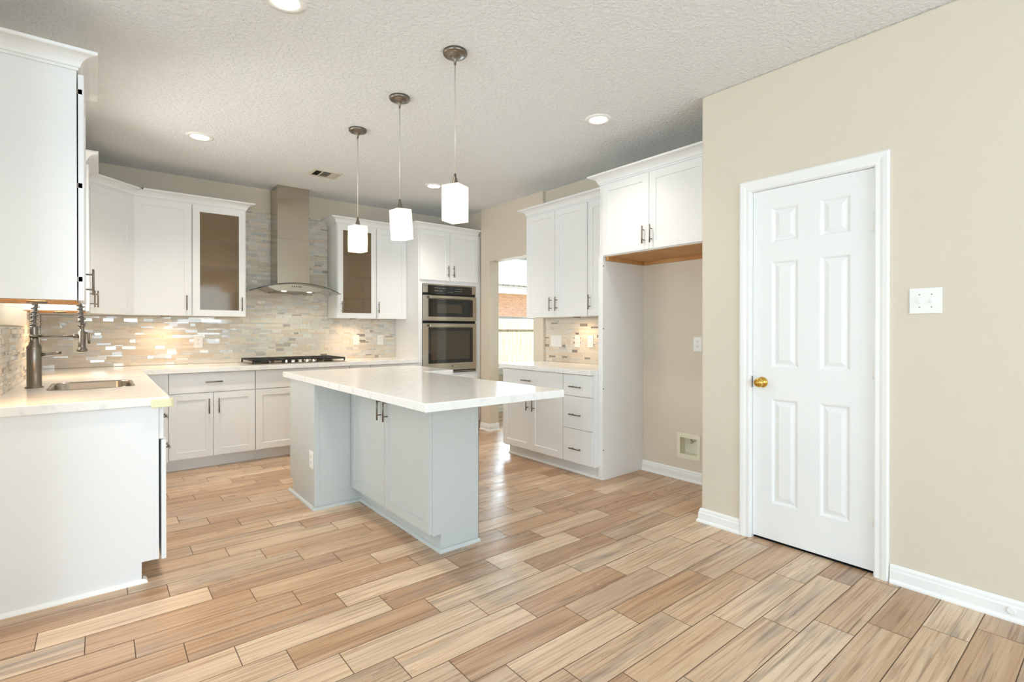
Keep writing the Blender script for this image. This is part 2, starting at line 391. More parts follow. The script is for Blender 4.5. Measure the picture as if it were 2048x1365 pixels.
for nm, fr, pn, lb in (('window_3', ((-0.8, -0.74, 0.5, 2.4), (2.54, 2.6, 0.5, 2.4), (-0.74, 2.54, 0.5, 0.56), (-0.74, 2.54, 2.34, 2.4), (0.87, 0.93, 0.56, 2.34)), 0, 'wide window behind the camera'),
                       ('window_4', ((-1.4, -1.34, 0.5, 2.4), (1.74, 1.8, 0.5, 2.4), (-1.34, 1.74, 0.5, 0.56), (-1.34, 1.74, 2.34, 2.4), (0.17, 0.23, 0.56, 2.34)), 1, 'wide window in the breakfast area left of the camera')):
    b = B()
    for (u0, u1, z0, z1) in fr:
        if pn: b.box(-3.09, -3.04, u0, u1, z0, z1)
        else: b.box(u0, u1, -3.29, -3.24, z0, z1)
    struct(nm, b, TRIMW, lb, 'window')

# baseboards and door trim
BASE = [(0, 0), (0.024, 0), (0.024, 0.008), (0.020, 0.016), (0.015, 0.020), (0.014, 0.060), (0.010, 0.066), (0.009, 0.078), (0.004, 0.088), (0, 0.090)]
flat = lambda z: (lambda x, y, h: (x, y, z + h))
struct('baseboard_near_right', B().sweep([(3.30, 1.80), (XD, 1.80), (XD, 1.54)], BASE, flat(0)).sweep([(XD, 0.778), (XD, -3.2)], BASE, flat(0)), TRIMW, 'white baseboard on both sides of the pantry door', 'baseboard')
struct('baseboard_alcove', B().sweep([(XR, 2.804), (XR, 1.802)], BASE, flat(0)), TRIMW, 'white baseboard at the back of the refrigerator alcove', 'baseboard')
struct('baseboard_right', B().sweep([(XP, 5.24), (XP, 5.066), (3.886, 5.066)], BASE, flat(0)).sweep([(3.886, 4.243), (XP, 4.243), (XP, 4.10)], BASE, flat(0)), TRIMW, 'white baseboard wrapping the doorway beside the oven tower', 'baseboard')
struct('baseboard_hall', B().sweep([(3.79, 6.2), (6.5, 6.2), (6.5, 2.0)], BASE, flat(0)), TRIMW, 'white baseboard in the next room below its window', 'baseboard')

# pantry door
dt = thing('door_1', 'white six panel pantry door with brass knob', 'door', (3.08, 1.16, 0), 0, kind='structure')
fD = lambda y, z, d: (3.064 + d, y, z)
ys = [0.851, 0.959, 1.105, 1.217, 1.363, 1.472]; zs = [0.016, 0.232, 0.846, 1.032, 1.650, 1.760, 1.962, 2.074]
b = B()
for i in range(5):
    for j in range(7):
        a, c, d, e = ys[i], ys[i + 1], zs[j], zs[j + 1]
        if i in (1, 3) and j in (1, 3, 5):
            b.rings(fD, a, c, d, e, [(0, 0), (0.006, 0.002), (0.014, 0.009), (0.020, 0.009), (0.042, 0.002), (0.044, 0.002)])
        else: b.face([fD(a, d, 0), fD(c, d, 0), fD(c, e, 0), fD(a, e, 0)])
bmesh.ops.remove_doubles(b.bm, verts=b.bm.verts[:], dist=1e-5)
b.box(3.0645, 3.099, 0.851, 1.472, 0.016, 2.074)
for f in [f for f in b.bm.faces if abs(f.calc_center_median().x - 3.0645) < 1e-4 and f.calc_area() > 1.0]: b.bm.faces.remove(f)
obj('door_slab', b, DOORW, dt)
CAS = [(0, 0), (0, 0.010), (0.006, 0.013), (0.024, 0.012), (0.036, 0.016), (0.055, 0.018), (0.063, 0.013), (0.063, 0)]
obj('door_casing', B().sweep([(1.477, 0), (1.477, 2.078), (0.846, 2.078), (0.846, 0)], CAS, lambda y, z, h: (XD - h, y, z)), TRIMW, dt)
b = B().box(XD, XD + 0.12, 1.4735, 1.477, 0, 2.08).box(XD, XD + 0.12, 0.846, 0.8495, 0, 2.08).box(XD, XD + 0.12, 0.8495, 1.4735, 2.0755, 2.08)
obj('door_jamb', b, TRIMW, dt)
for hz in (1.80, 1.047, 0.295):
    b = B().tube([(3.058, 0.8495, hz - 0.05), (3.058, 0.8495, hz + 0.05)], 0.007, 10).box(3.060, 3.0635, 0.852, 0.875, hz - 0.045, hz + 0.045)
    b.tube([(3.058, 0.8495, hz + 0.052), (3.058, 0.8495, hz + 0.06)], 0.004, 8).tube([(3.058, 0.8495, hz - 0.06), (3.058, 0.8495, hz - 0.052)], 0.004, 8)
    obj('hinge', b, TRIMW, dt)
b = B().lathe([(0.031, 0.0), (0.032, -0.005), (0.028, -0.010), (0.012, -0.014), (0.011, -0.026), (0.019, -0.032), (0.026, -0.042), (0.0275, -0.052), (0.025, -0.060), (0.016, -0.066), (0.010, -0.067), (0.009, -0.070), (0.0045, -0.070)], (3.0635, 1.415, 0.938), 'x')
kn = obj('door_knob', b, BRASS, dt); kn['label'] = 'polished brass knob'
st = obj('strike_plate', B().box(3.050, 3.062, 1.4722, 1.4738, 0.905, 0.972), DARKNI, dt); st['label'] = 'dark latch strike at door edge'
struct('door_gap_shadow', B().box(XD + 0.03, XD + 0.12, 0.85, 1.474, 0, 0.004), DARK, 'dark threshold gap under the pantry door', 'threshold')  # solid dark strip on the floor; shade under the door painted as colour

# ------------------------------------------------------------------ cabinet builder (local: x along the face, y into the cabinet, z up)
def pull(b, cx, cz, L, vert, y):
    r, pr = 0.0055, 0.030
    if vert:
        b.tube([(cx, y - pr, cz - L / 2), (cx, y - pr, cz + L / 2)], r, 10)
        for s_ in (-1, 1): b.tube([(cx, y, cz + s_ * L * 0.29), (cx, y - pr, cz + s_ * L * 0.29)], 0.0042, 8)
    else:
        b.tube([(cx - L / 2, y - pr, cz), (cx + L / 2, y - pr, cz)], r, 10)
        for s_ in (-1, 1): b.tube([(cx + s_ * L * 0.29, y, cz), (cx + s_ * L * 0.29, y - pr, cz)], 0.0042, 8)
    return b
SH = [(0, 0), (0.058, 0), (0.0595, 0.008), (0.060, 0.008)]
def shaker(x0, x1, z0, z1, y0=-0.021, rr=None):
    b = B(); t = 0.020
    f = lambda x, z, d: (x, y0 + d, z)
    lp = b.rings(f, x0, x1, z0, z1, rr or SH)
    bk = [b.bm.verts.new((p[0], y0 + t, p[1])) for p in ((x0, z0), (x1, z0), (x1, z1), (x0, z1))]
    for k in range(4): b.bm.faces.new((lp[k], bk[k], bk[(k + 1) % 4], lp[(k + 1) % 4]))
    b.bm.faces.new(bk)
    return b
def front(root, kind, x0, x1, z0, z1, h=None, m=None, dy=0.0):
    m = m or WHITE; y0 = -0.021 - dy
    if kind == 'door': d = obj('door', shaker(x0, x1, z0, z1, y0), m, root, True, bevel=0.0012)
    elif kind == 'glass':
        b = B(); i = 0.058
        for q in ((x0, x0 + i, z0, z1), (x1 - i, x1, z0, z1), (x0 + i, x1 - i, z0, z0 + i), (x0 + i, x1 - i, z1 - i, z1)): b.box(q[0], q[1], y0, y0 + 0.02, q[2], q[3])
        d = obj('door', b, m, root, True)
        p = obj('glass_pane', B().box(x0 + i - 0.004, x1 - i + 0.004, y0 + 0.010, y0 + 0.014, z0 + i - 0.004, z1 - i + 0.004), SMOKED, d, True); p['label'] = 'smoked glass pane'
    else: d = obj('drawer_front', B().box(x0, x1, y0, y0 + 0.02, z0, z1), m, root, True, bevel=0.0012)
    if h:
        L = 0.135
        hh = obj('handle', pull(B(), h[1], h[2], L, h[0] == 'v', y0), NICKEL, d, True); hh['label'] = 'brushed nickel bar pull'
    return d
def cabinet(name, label, cat, loc, rz, w_, d_, h_, fronts, toe=0.0, m=None, group=None, hollow=False, under=False, body=True):
    m = m or WHITE
    t = thing(name, label, cat, loc, rz, group)
    g = 0.0006
    if hollow:
        b = B().box(g, 0.018, 0, d_, 0, h_).box(w_ - 0.018, w_ - g, 0, d_, 0, h_).box(0.018, w_ - 0.018, 0, d_, 0, 0.018).box(0.018, w_ - 0.018, 0, d_, h_ - 0.03, h_)
        obj('carcass', b, m, t, True)
        obj('back_panel', B().box(0.018, w_ - 0.018, d_ - 0.01, d_, 0.018, h_ - 0.03), INNER, t, True)
        for q in (0.22, 0.46, 0.70):
            s_ = obj('shelf', B().box(0.0185, w_ - 0.0185, 0.02, d_ - 0.011, h_ * q, h_ * q + 0.018), INNER, t, True); s_['label'] = 'maple shelf behind the glass'
    elif body:
        obj('carcass', B().box(g, w_ - g, 0, d_, toe, h_), m, t, True, bevel=0.001)
    if toe: obj('toe_kick', B().box(0, w_, 0.07, d_, 0.0, toe - 0.0005), m, t, True)
    for fr in fronts: front(t, *fr[:5], h=fr[5] if len(fr) > 5 else None, m=m, dy=fr[6] if len(fr) > 6 else 0.0)
    return t
FZ0, FZ1 = 0.1134, 0.866   # base fronts
QR = [(0, 0), (0.018, 0), (0.0165, 0.007), (0.012, 0.013), (0.006, 0.017), (0, 0.018)]

# ---- back run, base cabinets: faces at y 5.31, doors to 5.289
BYF, BD = 5.310, YW - 5.310 - 0.001
cabinet('base_cabinet', 'white base cabinet with wide drawer over two doors, left of the cooktop', 'base cabinet', (0.4601, BYF, 0), 0, 0.688, BD, ZCU,
        [('drawer', 0.004, 0.685, 0.690, FZ1, ('h', 0.343, 0.783)), ('door', 0.004, 0.338, FZ0, 0.684, ('v', 0.304, 0.566)), ('door', 0.342, 0.685, FZ0, 0.684, ('v', 0.382, 0.566))], 0.1, group='white base cabinets')
cabinet('base_cabinet', 'white base cabinet under the gas cooktop, partly hidden by the island', 'base cabinet', (1.1485, BYF, 0), 0, 0.915, BD, ZCU,
        [('drawer', 0.004, 0.911, 0.690, FZ1), ('door', 0.004, 0.455, FZ0, 0.684, ('v', 0.42, 0.566)), ('door', 0.459, 0.911, FZ0, 0.684, ('v', 0.495, 0.566))], 0.1, group='white base cabinets')
cabinet('base_cabinet', 'narrow white base cabinet right of the cooktop, only its top edge showing', 'base cabinet', (2.0640, BYF, 0), 0, 0.231, BD, ZCU,
        [('drawer', 0.004, 0.228, 0.690, FZ1, ('h', 0.115, 0.783)), ('door', 0.004, 0.228, FZ0, 0.684)], 0.1, group='white base cabinets')
cabinet('base_cabinet', 'white base cabinet between the narrow cabinet and the oven tower', 'base cabinet', (2.2955, BYF, 0), 0, 0.595, BD, ZCU,
        [('drawer', 0.004, 0.592, 0.690, FZ1, ('h', 0.297, 0.783)), ('door', 0.004, 0.592, FZ0, 0.684, ('v', 0.55, 0.566))], 0.1, group='white base cabinets')
t = thing('corner_filler', 'white corner filler cabinet where the sink run meets the back run', 'base cabinet', (0.34, BYF, 0), 0, 'white base cabinets')
obj('carcass', B().prism([(XL + 0.001, 4.80), (0.2288, 4.80), (0.2288, BYF - 0.02), (0.459, BYF - 0.02), (0.459, YW - 0.001), (XL + 0.001, YW - 0.001)], 0.1, ZCU), WHITE, t, bevel=0.001)
obj('toe_kick', B().prism([(XL + 0.001, 4.80), (0.16, 4.80), (0.16, BYF + 0.07), (0.459, BYF + 0.07), (0.459, YW - 0.001), (XL + 0.001, YW - 0.001)], 0, 0.0995), WHITE, t)

# ---- left run (faces +x at x 0.2288)
LD = 0.2288 - XL - 0.001
t = cabinet('base_cabinet', 'white end base cabinet of the sink run with its blank side toward the camera', 'base cabinet', (0.2288, 3.10, 0), R(90), 0.46, LD, ZCU,
        [('drawer', 0.004, 0.456, 0.700, FZ1, ('h', 0.23, 0.783)), ('door', 0.002, 0.456, FZ0 - 0.02, 0.694, ('h', 0.23, 0.62), 0.010)], 0.1, group='white base cabinets', body=False)
b = B().box(0.2288 - LD, 0.2288, 3.1006, 3.5594, 0.1, ZCU)
b.box(0.2288 - LD, 0.155, 3.1006, 3.16, 0.0, 0.1)
obj('carcass', b, WHITE, t)
obj('end_stile', B().box(0.206, 0.2290, 3.0985, 3.1006, 0.1, ZCU), WHITE, t)
obj('shoe_molding', B().sweep([(XL, 3.1006), (0.165, 3.1006), (0.165, 3.14)], QR, flat(0)), TRIMW, t)
t = cabinet('sink_base_cabinet', 'white sink base cabinet in the left run, its pulls seen edge on', 'base cabinet', (0.2288, 3.5605, 0), R(90), 1.239, LD, ZCU,
        [('drawer', 0.004, 1.235, 0.690, FZ1), ('door', 0.004, 0.617, FZ0, 0.684, ('v', 0.57, 0.566)), ('door', 0.621, 1.235, FZ0, 0.684, ('v', 0.67, 0.566))], 0.1, group='white base cabinets', body=False)

obj('carcass', B().box(0.0006, 1.2384, 0, LD, 0.1, 0.66).box(0.0006, 1.2384, 0, 0.02, 0.66, ZCU).box(0.0006, 0.018, 0.02, LD, 0.66, ZCU).box(1.2204, 1.2384, 0.02, LD, 0.66, ZCU), WHITE, t, True)
# ---- right run (faces -x at x 3.185)
RXF, RD = 3.185, XR - 3.185 - 0.001
t = cabinet('base_cabinet', 'white base cabinet with wide drawer over two doors, right of the island', 'base cabinet', (RXF, 4.0550, 0), R(-90), 0.859, RD, ZCU,
        [('drawer', 0.004, 0.856, 0.690, FZ1, ('h', 0.384, 0.770)), ('door', 0.004, 0.428, FZ0, 0.684, ('v', 0.393, 0.555)), ('door', 0.432, 0.856, FZ0, 0.684, ('v', 0.478, 0.555))], 0.1, group='white base cabinets')
obj('shoe_molding', B().sweep([(RXF + 0.07, 4.055), (RXF + 0.07, 3.196)], QR, flat(0)), TRIMW, t)
t = cabinet('drawer_cabinet', 'white three drawer base cabinet beside the refrigerator panel', 'base cabinet', (RXF, 3.1955, 0), R(-90), 0.3415, RD, ZCU,
        [('drawer', 0.004, 0.336, 0.684, FZ1, ('h', 0.165, 0.764)), ('drawer', 0.004, 0.336, 0.402, 0.680, ('h', 0.165, 0.525)), ('drawer', 0.004, 0.336, FZ0, 0.398, ('h', 0.165, 0.234))], 0.1, group='white base cabinets')
obj('shoe_molding', B().sweep([(RXF + 0.07, 3.1955), (RXF + 0.07, 2.854)], QR, flat(0)), TRIMW, t)
t = thing('tall_end_panel', 'tall white panel between the drawer cabinet and the refrigerator alcove', 'panel', (3.5, 2.83, 0))
obj('panel', B().box(3.257, XR - 0.001, 2.806, 2.826, 0, 1.857), WHITE, t, bevel=0.001)
obj('front_stile', B().box(3.238, 3.257, 2.805, 2.853, 0, 1.857), WHITE, t, bevel=0.002)
for z in (1.78, 1.26, 0.76, 0.25):
    hh = obj('screw_hole', B().lathe([(0.0055, 2.8055), (0.0055, 2.8043)], (3.2475, 0, z), 'y', 10), HOLE_SHADOW, t); hh['label'] = 'dark screw hole'  # thin dark disc, no real hole; its shade is painted

# ---- wall cabinets
UZ0, UH = 1.3836, 2.4308 + 0.012 - 1.3836
UYF, UD = 5.6206, YW - 5.6206 - 0.001
cabinet('upper_cabinet', 'white wall cabinet with solid door between corner cabinet and glass cabinet', 'wall cabinet', (0.2275, UYF, UZ0), 0, 0.4460, UD, UH,
        [('door', 0.002, 0.443, 0.0, 1.044, ('v', 0.403, 0.120))], group='white wall cabinets')
cabinet('glass_door_cabinet', 'white wall cabinet with smoked glass door, left of the range hood', 'wall cabinet', (0.6742, UYF, UZ0), 0, 0.4572, UD, UH,
        [('glass', 0.006, 0.454, 0.0, 1.044, ('v', 0.418, 0.120))], group='white wall cabinets', hollow=True)
cabinet('glass_door_cabinet', 'white wall cabinet with smoked glass door, right of the range hood', 'wall cabinet', (2.0469, UYF, UZ0), 0, 0.4573, UD, UH,
        [('glass', 0.006, 0.454, 0.0, 1.044, ('v', 0.045, 0.120))], group='white wall cabinets', hollow=True)
cabinet('upper_cabinet', 'white wall cabinet with solid door next to the oven tower', 'wall cabinet', (2.5048, UYF, UZ0), 0, 0.3865, UD, UH,
        [('door', 0.004, 0.384, 0.0, 1.044, ('v', 0.022, 0.128))], group='white wall cabinets')
ULD = -0.08 - XL - 0.001
def wood_bottom(t, x0, x1, y0, y1, z):
    o = obj('bottom_panel', B().box(x0, x1, y0, y1, z - 0.004, z - 0.0005), WOOD, t); o['label'] = 'raw wood underside'
t = cabinet('upper_cabinet', 'large white wall cabinet end nearest the camera, at the left edge', 'wall cabinet', (-0.08, 3.06, UZ0), R(90), 0.46, ULD, UH,
        [('door', 0.006, 0.456, 0.0, 1.036, ('v', 0.40, 0.115), 0.004)], group='white wall cabinets')
wood_bottom(t, XL + 0.002, -0.082, 3.064, 3.518, UZ0)
for z in (1.47, 1.90, 2.33): obj('hinge', B().box(-0.0795, -0.0605, 3.066, 3.072, z, z + 0.022), NICKEL, t)
t = cabinet('upper_cabinet', 'white wall cabinet left of the corner, beyond the sink window', 'wall cabinet', (-0.08, 4.70, UZ0), R(90), 0.606, ULD, UH,
        [('door', 0.004, 0.602, 0.0, 1.040, ('v', 0.56, 0.115))], group='white wall cabinets')
wood_bottom(t, XL + 0.002, -0.082, 4.704, 5.304, UZ0)
t = thing('corner_upper_cabinet', 'white diagonal corner wall cabinet with one angled door', 'wall cabinet', (-0.08, 5.307, UZ0), R(45), 'white wall cabinets')
obj('carcass', B().prism([(XL + 0.001, 5.307), (-0.08, 5.307), (0.2268, 5.6138), (0.2268, YW - 0.001), (XL + 0.001, YW - 0.001)], UZ0, UZ0 + UH), WHITE, t, bevel=0.001)
front(t, 'door', 0.012, 0.421, 0.0, 1.042, ('v', 0.05, 0.115))
RUF, RUD = 3.4965, XR - 3.4965 - 0.001
t = cabinet('upper_cabinet', 'white two door wall cabinet right of the doorway, above the small counter', 'wall cabinet', (RUF, 4.0540, UZ0 - 0.004), R(-90), 0.861, RUD, UH + 0.004,
        [('door', 0.004, 0.428, 0.0, 1.044, ('v', 0.378, 0.125)), ('door', 0.432, 0.857, 0.0, 1.044, ('v', 0.463, 0.125))], group='white wall cabinets')
t = cabinet('upper_cabinet', 'white wall cabinet partly hidden behind the deeper cabinet over the alcove', 'wall cabinet', (RUF, 3.1925, UZ0 - 0.004), R(-90), 0.338, RUD, UH + 0.004,
        [('door', 0.004, 0.334, 0.0, 1.044, ('v', 0.034, 0.125))], group='white wall cabinets')
t = cabinet('refrigerator_cabinet', 'deep white two door cabinet over the empty refrigerator alcove', 'wall cabinet', (3.2562, 2.853, 1.8588), R(-90), 1.0512, XR - 3.2562 - 0.001, 0.610,
        [('door', 0.050, 0.504, 0.006, 0.588, ('v', 0.463, 0.116)), ('door', 0.508, 0.985, 0.006, 0.588, ('v', 0.533, 0.116))], group='white wall cabinets')
b = B().box(3.275, XR - 0.002, 1.803, 2.804, 1.8538, 1.8585).box(XR - 0.03, XR - 0.002, 1.803, 2.804, 1.825, 1.8538).box(3.275, XR - 0.03, 2.774, 2.804, 1.825, 1.8538)
o = obj('bottom_panel', b, WOOD, t); o['label'] = 'raw wood underside with rim rails'

# crown mouldings
CROWN = [(0, 0), (0.006, 0), (0.007, 0.012), (0.012, 0.013)]
for k in range(7):
    a = k / 6 * math.pi / 2; CROWN.append((0.014 + 0.054 * (1 - math.cos(a)), 0.015 + 0.046 * math.sin(a)))
CROWN += [(0.072, 0.062), (0.076, 0.066), (0.076, 0.076), (0, 0.076)]
def crown(path, z, label):
    o = obj('crown_molding', B().sweep(path, CROWN, flat(z)), WHITE); tag(o, label, 'crown molding', 'white crown moldings'); return o
CZ = UZ0 + UH + 0.0005 - 0.012
crown([(XL + 0.002, 3.0595), (-0.0795, 3.0595), (-0.0795, 3.5205), (XL + 0.002, 3.5205)], CZ, 'white crown on the nearest wall cabinet at the upper left')
crown([(XL + 0.002, 4.6995), (-0.0795, 4.6995), (-0.0795, 5.3065), (0.2273, 5.6133), (0.2273, 5.6200), (1.1319, 5.6200), (1.1319, YW - 0.002)], CZ, 'white crown running round the corner cabinets to the left glass cabinet')
crown([(2.0464, YW - 0.002), (2.0464, 5.6200), (2.8160, 5.6200)], CZ, 'white crown on the cabinets right of the range hood')
crown([(XR - 0.002, 4.0545), (3.4960, 4.0545), (3.4960, 2.930)], CZ, 'white crown on the cabinets above the small right counter')
crown([(XR - 0.002, 2.8535), (3.2557, 2.8535), (3.2557, 1.803)], 2.457, 'white crown on the deep cabinet over the refrigerator alcove')

# ---- oven tower
TX0, TX1, TYF = 2.8925, 3.776, 5.311
t = thing('oven_tower', 'tall white cabinet housing the wall ovens, with two doors on top', 'cabinet', ((TX0 + TX1) / 2, TYF, 0), 0)
b = B().box(TX0, 2.943, TYF, YW - 0.001, 0.1, 2.4428).box(3.697, TX1, TYF, YW - 0.001, 0.1, 2.4428)
b.box(2.943, 3.697, TYF, YW - 0.001, 1.803, 2.4428).box(2.943, 3.697, TYF, YW - 0.001, 0.1, 0.729).box(2.943, 3.697, YW - 0.02, YW - 0.001, 0.729, 1.803)
obj('carcass', b, WHITE, t)
obj('toe_kick', B().box(TX0, TX1, TYF + 0.07, YW - 0.001, 0, 0.0995), WHITE, t)
for (x0, x1, hx) in ((2.905, 3.3135, 3.280), (3.3175, 3.729, 3.358)):
    d = obj('door', (lambda bb: (bmesh.ops.translate(bb.bm, verts=bb.bm.verts[:], vec=(0, TYF, 0)), bb)[1])(shaker(x0, x1, 1.846, 2.430)), WHITE, t, bevel=0.0012)
    hh = obj('handle', pull(B(), hx, 1.960, 0.135, True, TYF - 0.021), NICKEL, d); hh['label'] = 'brushed nickel bar pull'
d = obj('drawer_front', B().box(2.905, 3.729, TYF - 0.021, TYF - 0.001, FZ0, 0.70), WHITE, t, bevel=0.0012)
obj('crown', B().sweep([(TX0, 5.616), (TX0, TYF), (3.741, TYF)], CROWN, flat(2.4308)), WHITE, t)

# wall oven with microwave
t = thing('built_in_oven', 'stainless wall oven with microwave above, built into the white tower', 'oven', (3.32, 5.3, 0.732), 0)
OY = 5.290
obj('housing', B().box(2.9455, 3.6945, OY + 0.012, 5.86, 0.732, 1.800), DARK, t)
b = B().box(2.9455, 3.008, OY, OY + 0.012, 1.694, 1.800).box(3.638, 3.6945, OY, OY + 0.012, 1.694, 1.800).box(3.008, 3.638, OY, OY + 0.012, 1.785, 1.800)
obj('trim_frame', b, STEEL, t, bevel=0.001)
b = B().box(3.008, 3.638, OY + 0.001, OY + 0.012, 1.680, 1.785); b.mi = 1; random.seed(9)
for (x0, n, z, st) in ((3.10, 9, 1.752, 0.019), (3.10, 5, 1.718, 0.022), (3.385, 5, 1.748, 0.022), (3.385, 6, 1.722, 0.020), (3.29, 4, 1.706, 0.019)):
    for i in range(n):
        wd = random.uniform(0.005, 0.012); b.box(x0 + i * st, x0 + i * st + wd, OY + 0.0002, OY + 0.001, z, z + random.uniform(0.003, 0.007))
cp = obj('control_panel', b, [BLACK, MARK], t)
obj('display', B().box(3.285, 3.365, OY - 0.0002, OY + 0.001, 1.722, 1.770), DISPLAY, cp)
def ovendoor(z0, z1, gz0, gz1, hz0, hz1, win, nm):
    b = B(); y0 = OY - 0.012
    for q in ((2.9455, 3.008, z0, z1), (3.642, 3.6945, z0, z1), (3.008, 3.642, z0, gz0), (3.008, 3.642, gz1, z1)): b.box(q[0], q[1], y0, OY + 0.011, q[2], q[3])
    d = obj(nm, b, STEEL, t)
    g = obj('black_glass', B().box(3.008, 3.642, y0 + 0.002, OY + 0.010, gz0, gz1), BLACK, d); g['label'] = 'black glass panel'
    obj('viewing_window', B().box(win[0], win[1], y0 + 0.0012, y0 + 0.0020, win[2], win[3]), SCREEN, d)
    h = B().box(3.008, 3.642, y0 - 0.045, y0 - 0.030, hz0, hz1).box(3.02, 3.04, y0 - 0.03, y0, hz0 + 0.006, hz1 - 0.006).box(3.61, 3.63, y0 - 0.03, y0, hz0 + 0.006, hz1 - 0.006)
    h = obj('handle', h, STEEL, d, bevel=0.004); h['label'] = 'flat stainless bar handle'
    return d
ovendoor(1.362, 1.664, 1.410, 1.622, 1.627, 1.656, (3.127, 3.478, 1.454, 1.5625), 'microwave_door')
d = ovendoor(0.766, 1.330, 0.851, 1.283, 1.290, 1.318, (3.045, 3.600, 0.895, 1.240), 'oven_door')
obj('badge', B().lathe([(0.012, -0.0008), (0.012, 0.0)], (3.34, OY - 0.012, 0.812), 'y', 16), NICKEL, d)
b = B().box(2.9455, 3.6945, OY, OY + 0.012, 0.732, 0.764)
obj('vent_strip', b, BLACK, t)
obj('vent_lip', B().box(2.9455, 3.6945, OY - 0.006, OY, 0.742, 0.750), STEEL, t)

# ------------------------------------------------------------------ worktops
def slab(outer, z0, z1, hole=None):
    b = B(); bm = b.bm
    def loop(pts): 
        v = [bm.verts.new((p[0], p[1], z1)) for p in pts]
        return [bm.edges.new((v[i], v[(i + 1) % len(v)])) for i in range(len(v))]
    e = loop(outer) + (loop(hole) if hole else [])
    r = bmesh.ops.triangle_fill(bm, use_beauty=True, use_dissolve=False, edges=e)
    fs = [g for g in r['geom'] if isinstance(g, bmesh.types.BMFace)]
    ex = bmesh.ops.extrude_face_region(bm, geom=fs)
    bmesh.ops.translate(bm, verts=[g for g in ex['geom'] if isinstance(g, bmesh.types.BMVert)], vec=(0, 0, z0 - z1))
    return b
def rrect(x0, x1, y0, y1, r, n=6):
    p = []
    for cx, cy, a0 in ((x1 - r, y1 - r, 0), (x0 + r, y1 - r, 90), (x0 + r, y0 + r, 180), (x1 - r, y0 + r, 270)):
        for k in range(n + 1): a = R(a0 + 90 * k / n); p.append((cx + r * math.cos(a), cy + r * math.sin(a)))
    return p
SK = (-0.222, 0.158, 3.757, 4.278, 0.075)
o = obj('countertop', slab([(XL + 0.002, 3.0744), (0.2735, 3.0744), (0.2735, 5.245), (2.8915, 5.245), (2.8915, YW - 0.009), (XL + 0.002, YW - 0.009)], ZCU + 0.0005, ZT, rrect(*SK)), QUARTZ, bevel=0.003)
tag(o, 'white quartz L shaped countertop holding the sink and the gas cooktop', 'countertop')
o = obj('countertop', B().box(3.140, XR - 0.009, 2.8545, 4.092, ZCU + 0.0005, ZT), QUARTZ, bevel=0.003)
tag(o, 'small white quartz countertop on the right run beside the doorway', 'countertop')

# sink
t = thing('kitchen_sink', 'stainless sink with rolled rim set in the left countertop', 'sink', (-0.03, 4.02, 0.70), 0)
b = B(); x0, x1, y0, y1, r = SK; L = []
for (ins, z, rr) in ((-0.010, ZT + 0.0004, 0.085), (-0.008, ZT + 0.0025, 0.083), (0.004, ZT + 0.002, 0.072), (0.008, ZT - 0.006, 0.068), (0.014, 0.72, 0.06), (0.03, 0.70, 0.05), (0.06, 0.695, 0.04)):
    L.append([b.bm.verts.new((p[0], p[1], z)) for p in rrect(x0 + ins, x1 - ins, y0 + ins, y1 - ins, rr)])
for a, c in zip(L, L[1:]):
    for k in range(len(a)): b.bm.faces.new((a[k], a[(k + 1) % len(a)], c[(k + 1) % len(a)], c[k])).smooth = True
b.bm.faces.new(L[-1])
obj('basin', b, STEEL, t)
obj('drain', B().lathe([(0.045, 0.6955), (0.045, 0.698), (0.030, 0.698), (0.028, 0.694)], (-0.03, 4.05, 0), 'z', 24), CHROME, t)

# spring faucet
fx, fy = -0.294, 4.02
t = thing('kitchen_faucet', 'tall pewter spring faucet standing behind the sink', 'faucet', (fx, fy, ZT + 0.0005), 0)
obj('base_column', B().lathe([(0.041, 0.9145), (0.041, 0.920), (0.033, 0.923), (0.033, 1.140), (0.034, 1.146), (0.030, 1.156), (0.022, 1.168), (0.019, 1.185), (0.019, 1.205)], (fx, fy, 0)), DARKNI, t)
b = B().lathe([(0.0185, 1.205)] + [(0.0195 if i % 2 else 0.0165, 1.207 + i * 0.004) for i in range(16)] + [(0.014, 1.272)], (fx, fy, 0))
obj('ribbed_collar', b, DARKNI, t)
arch = [Vector((fx, fy, 1.262))]
for i in range(40):
    a = i / 39 * math.pi; arch.append(Vector((fx + 0.1055 * (1 - math.cos(a)), fy, 1.272 + 0.335 * math.sin(a))))
obj('hose', B().tube(arch, 0.0095, 10), mat('grey_hose', S(96, 94, 92), 0.5), t)
b = B(); co = []; turns = 44
for i in range(turns * 10 + 1):
    q = i / (turns * 10); f_ = q * 40; j = min(int(f_), 39); p = arch[j].lerp(arch[j + 1], f_ - j)
    tg = (arch[j + 1] - arch[j]).normalized(); n1 = Vector((0, 1, 0)); n2 = tg.cross(n1)
    a = q * turns * 2 * math.pi; co.append(p + (n1 * math.cos(a) + n2 * math.sin(a)) * 0.0170)
obj('spring_coil', B().tube(co, 0.0036, 6), NICKEL, t)
hx = fx + 0.211
obj('spray_head', B().lathe([(0.016, 1.285), (0.017, 1.270), (0.010, 1.262), (0.010, 1.245), (0.0175, 1.240), (0.0175, 1.150), (0.019, 1.142), (0.026, 1.130), (0.0265, 1.122), (0.022, 1.118)], (hx, fy, 0), n=24), NICKEL, t)
obj('spray_lever', B().tube([(hx + 0.018, fy, 1.232), (hx + 0.030, fy, 1.226), (hx + 0.032, fy, 1.19), (hx + 0.034, fy, 1.165)], 0.006, 8), DARKNI, t)
obj('support_arm', B().tube([(fx, fy, 1.212), (hx - 0.03, fy, 1.212)], 0.0062, 10).tube([(hx - 0.04, fy, 1.212), (hx - 0.016, fy, 1.212)], 0.011, 12).lathe([(0.0215, 1.205), (0.0215, 1.221)], (fx, fy, 0)), NICKEL, t)
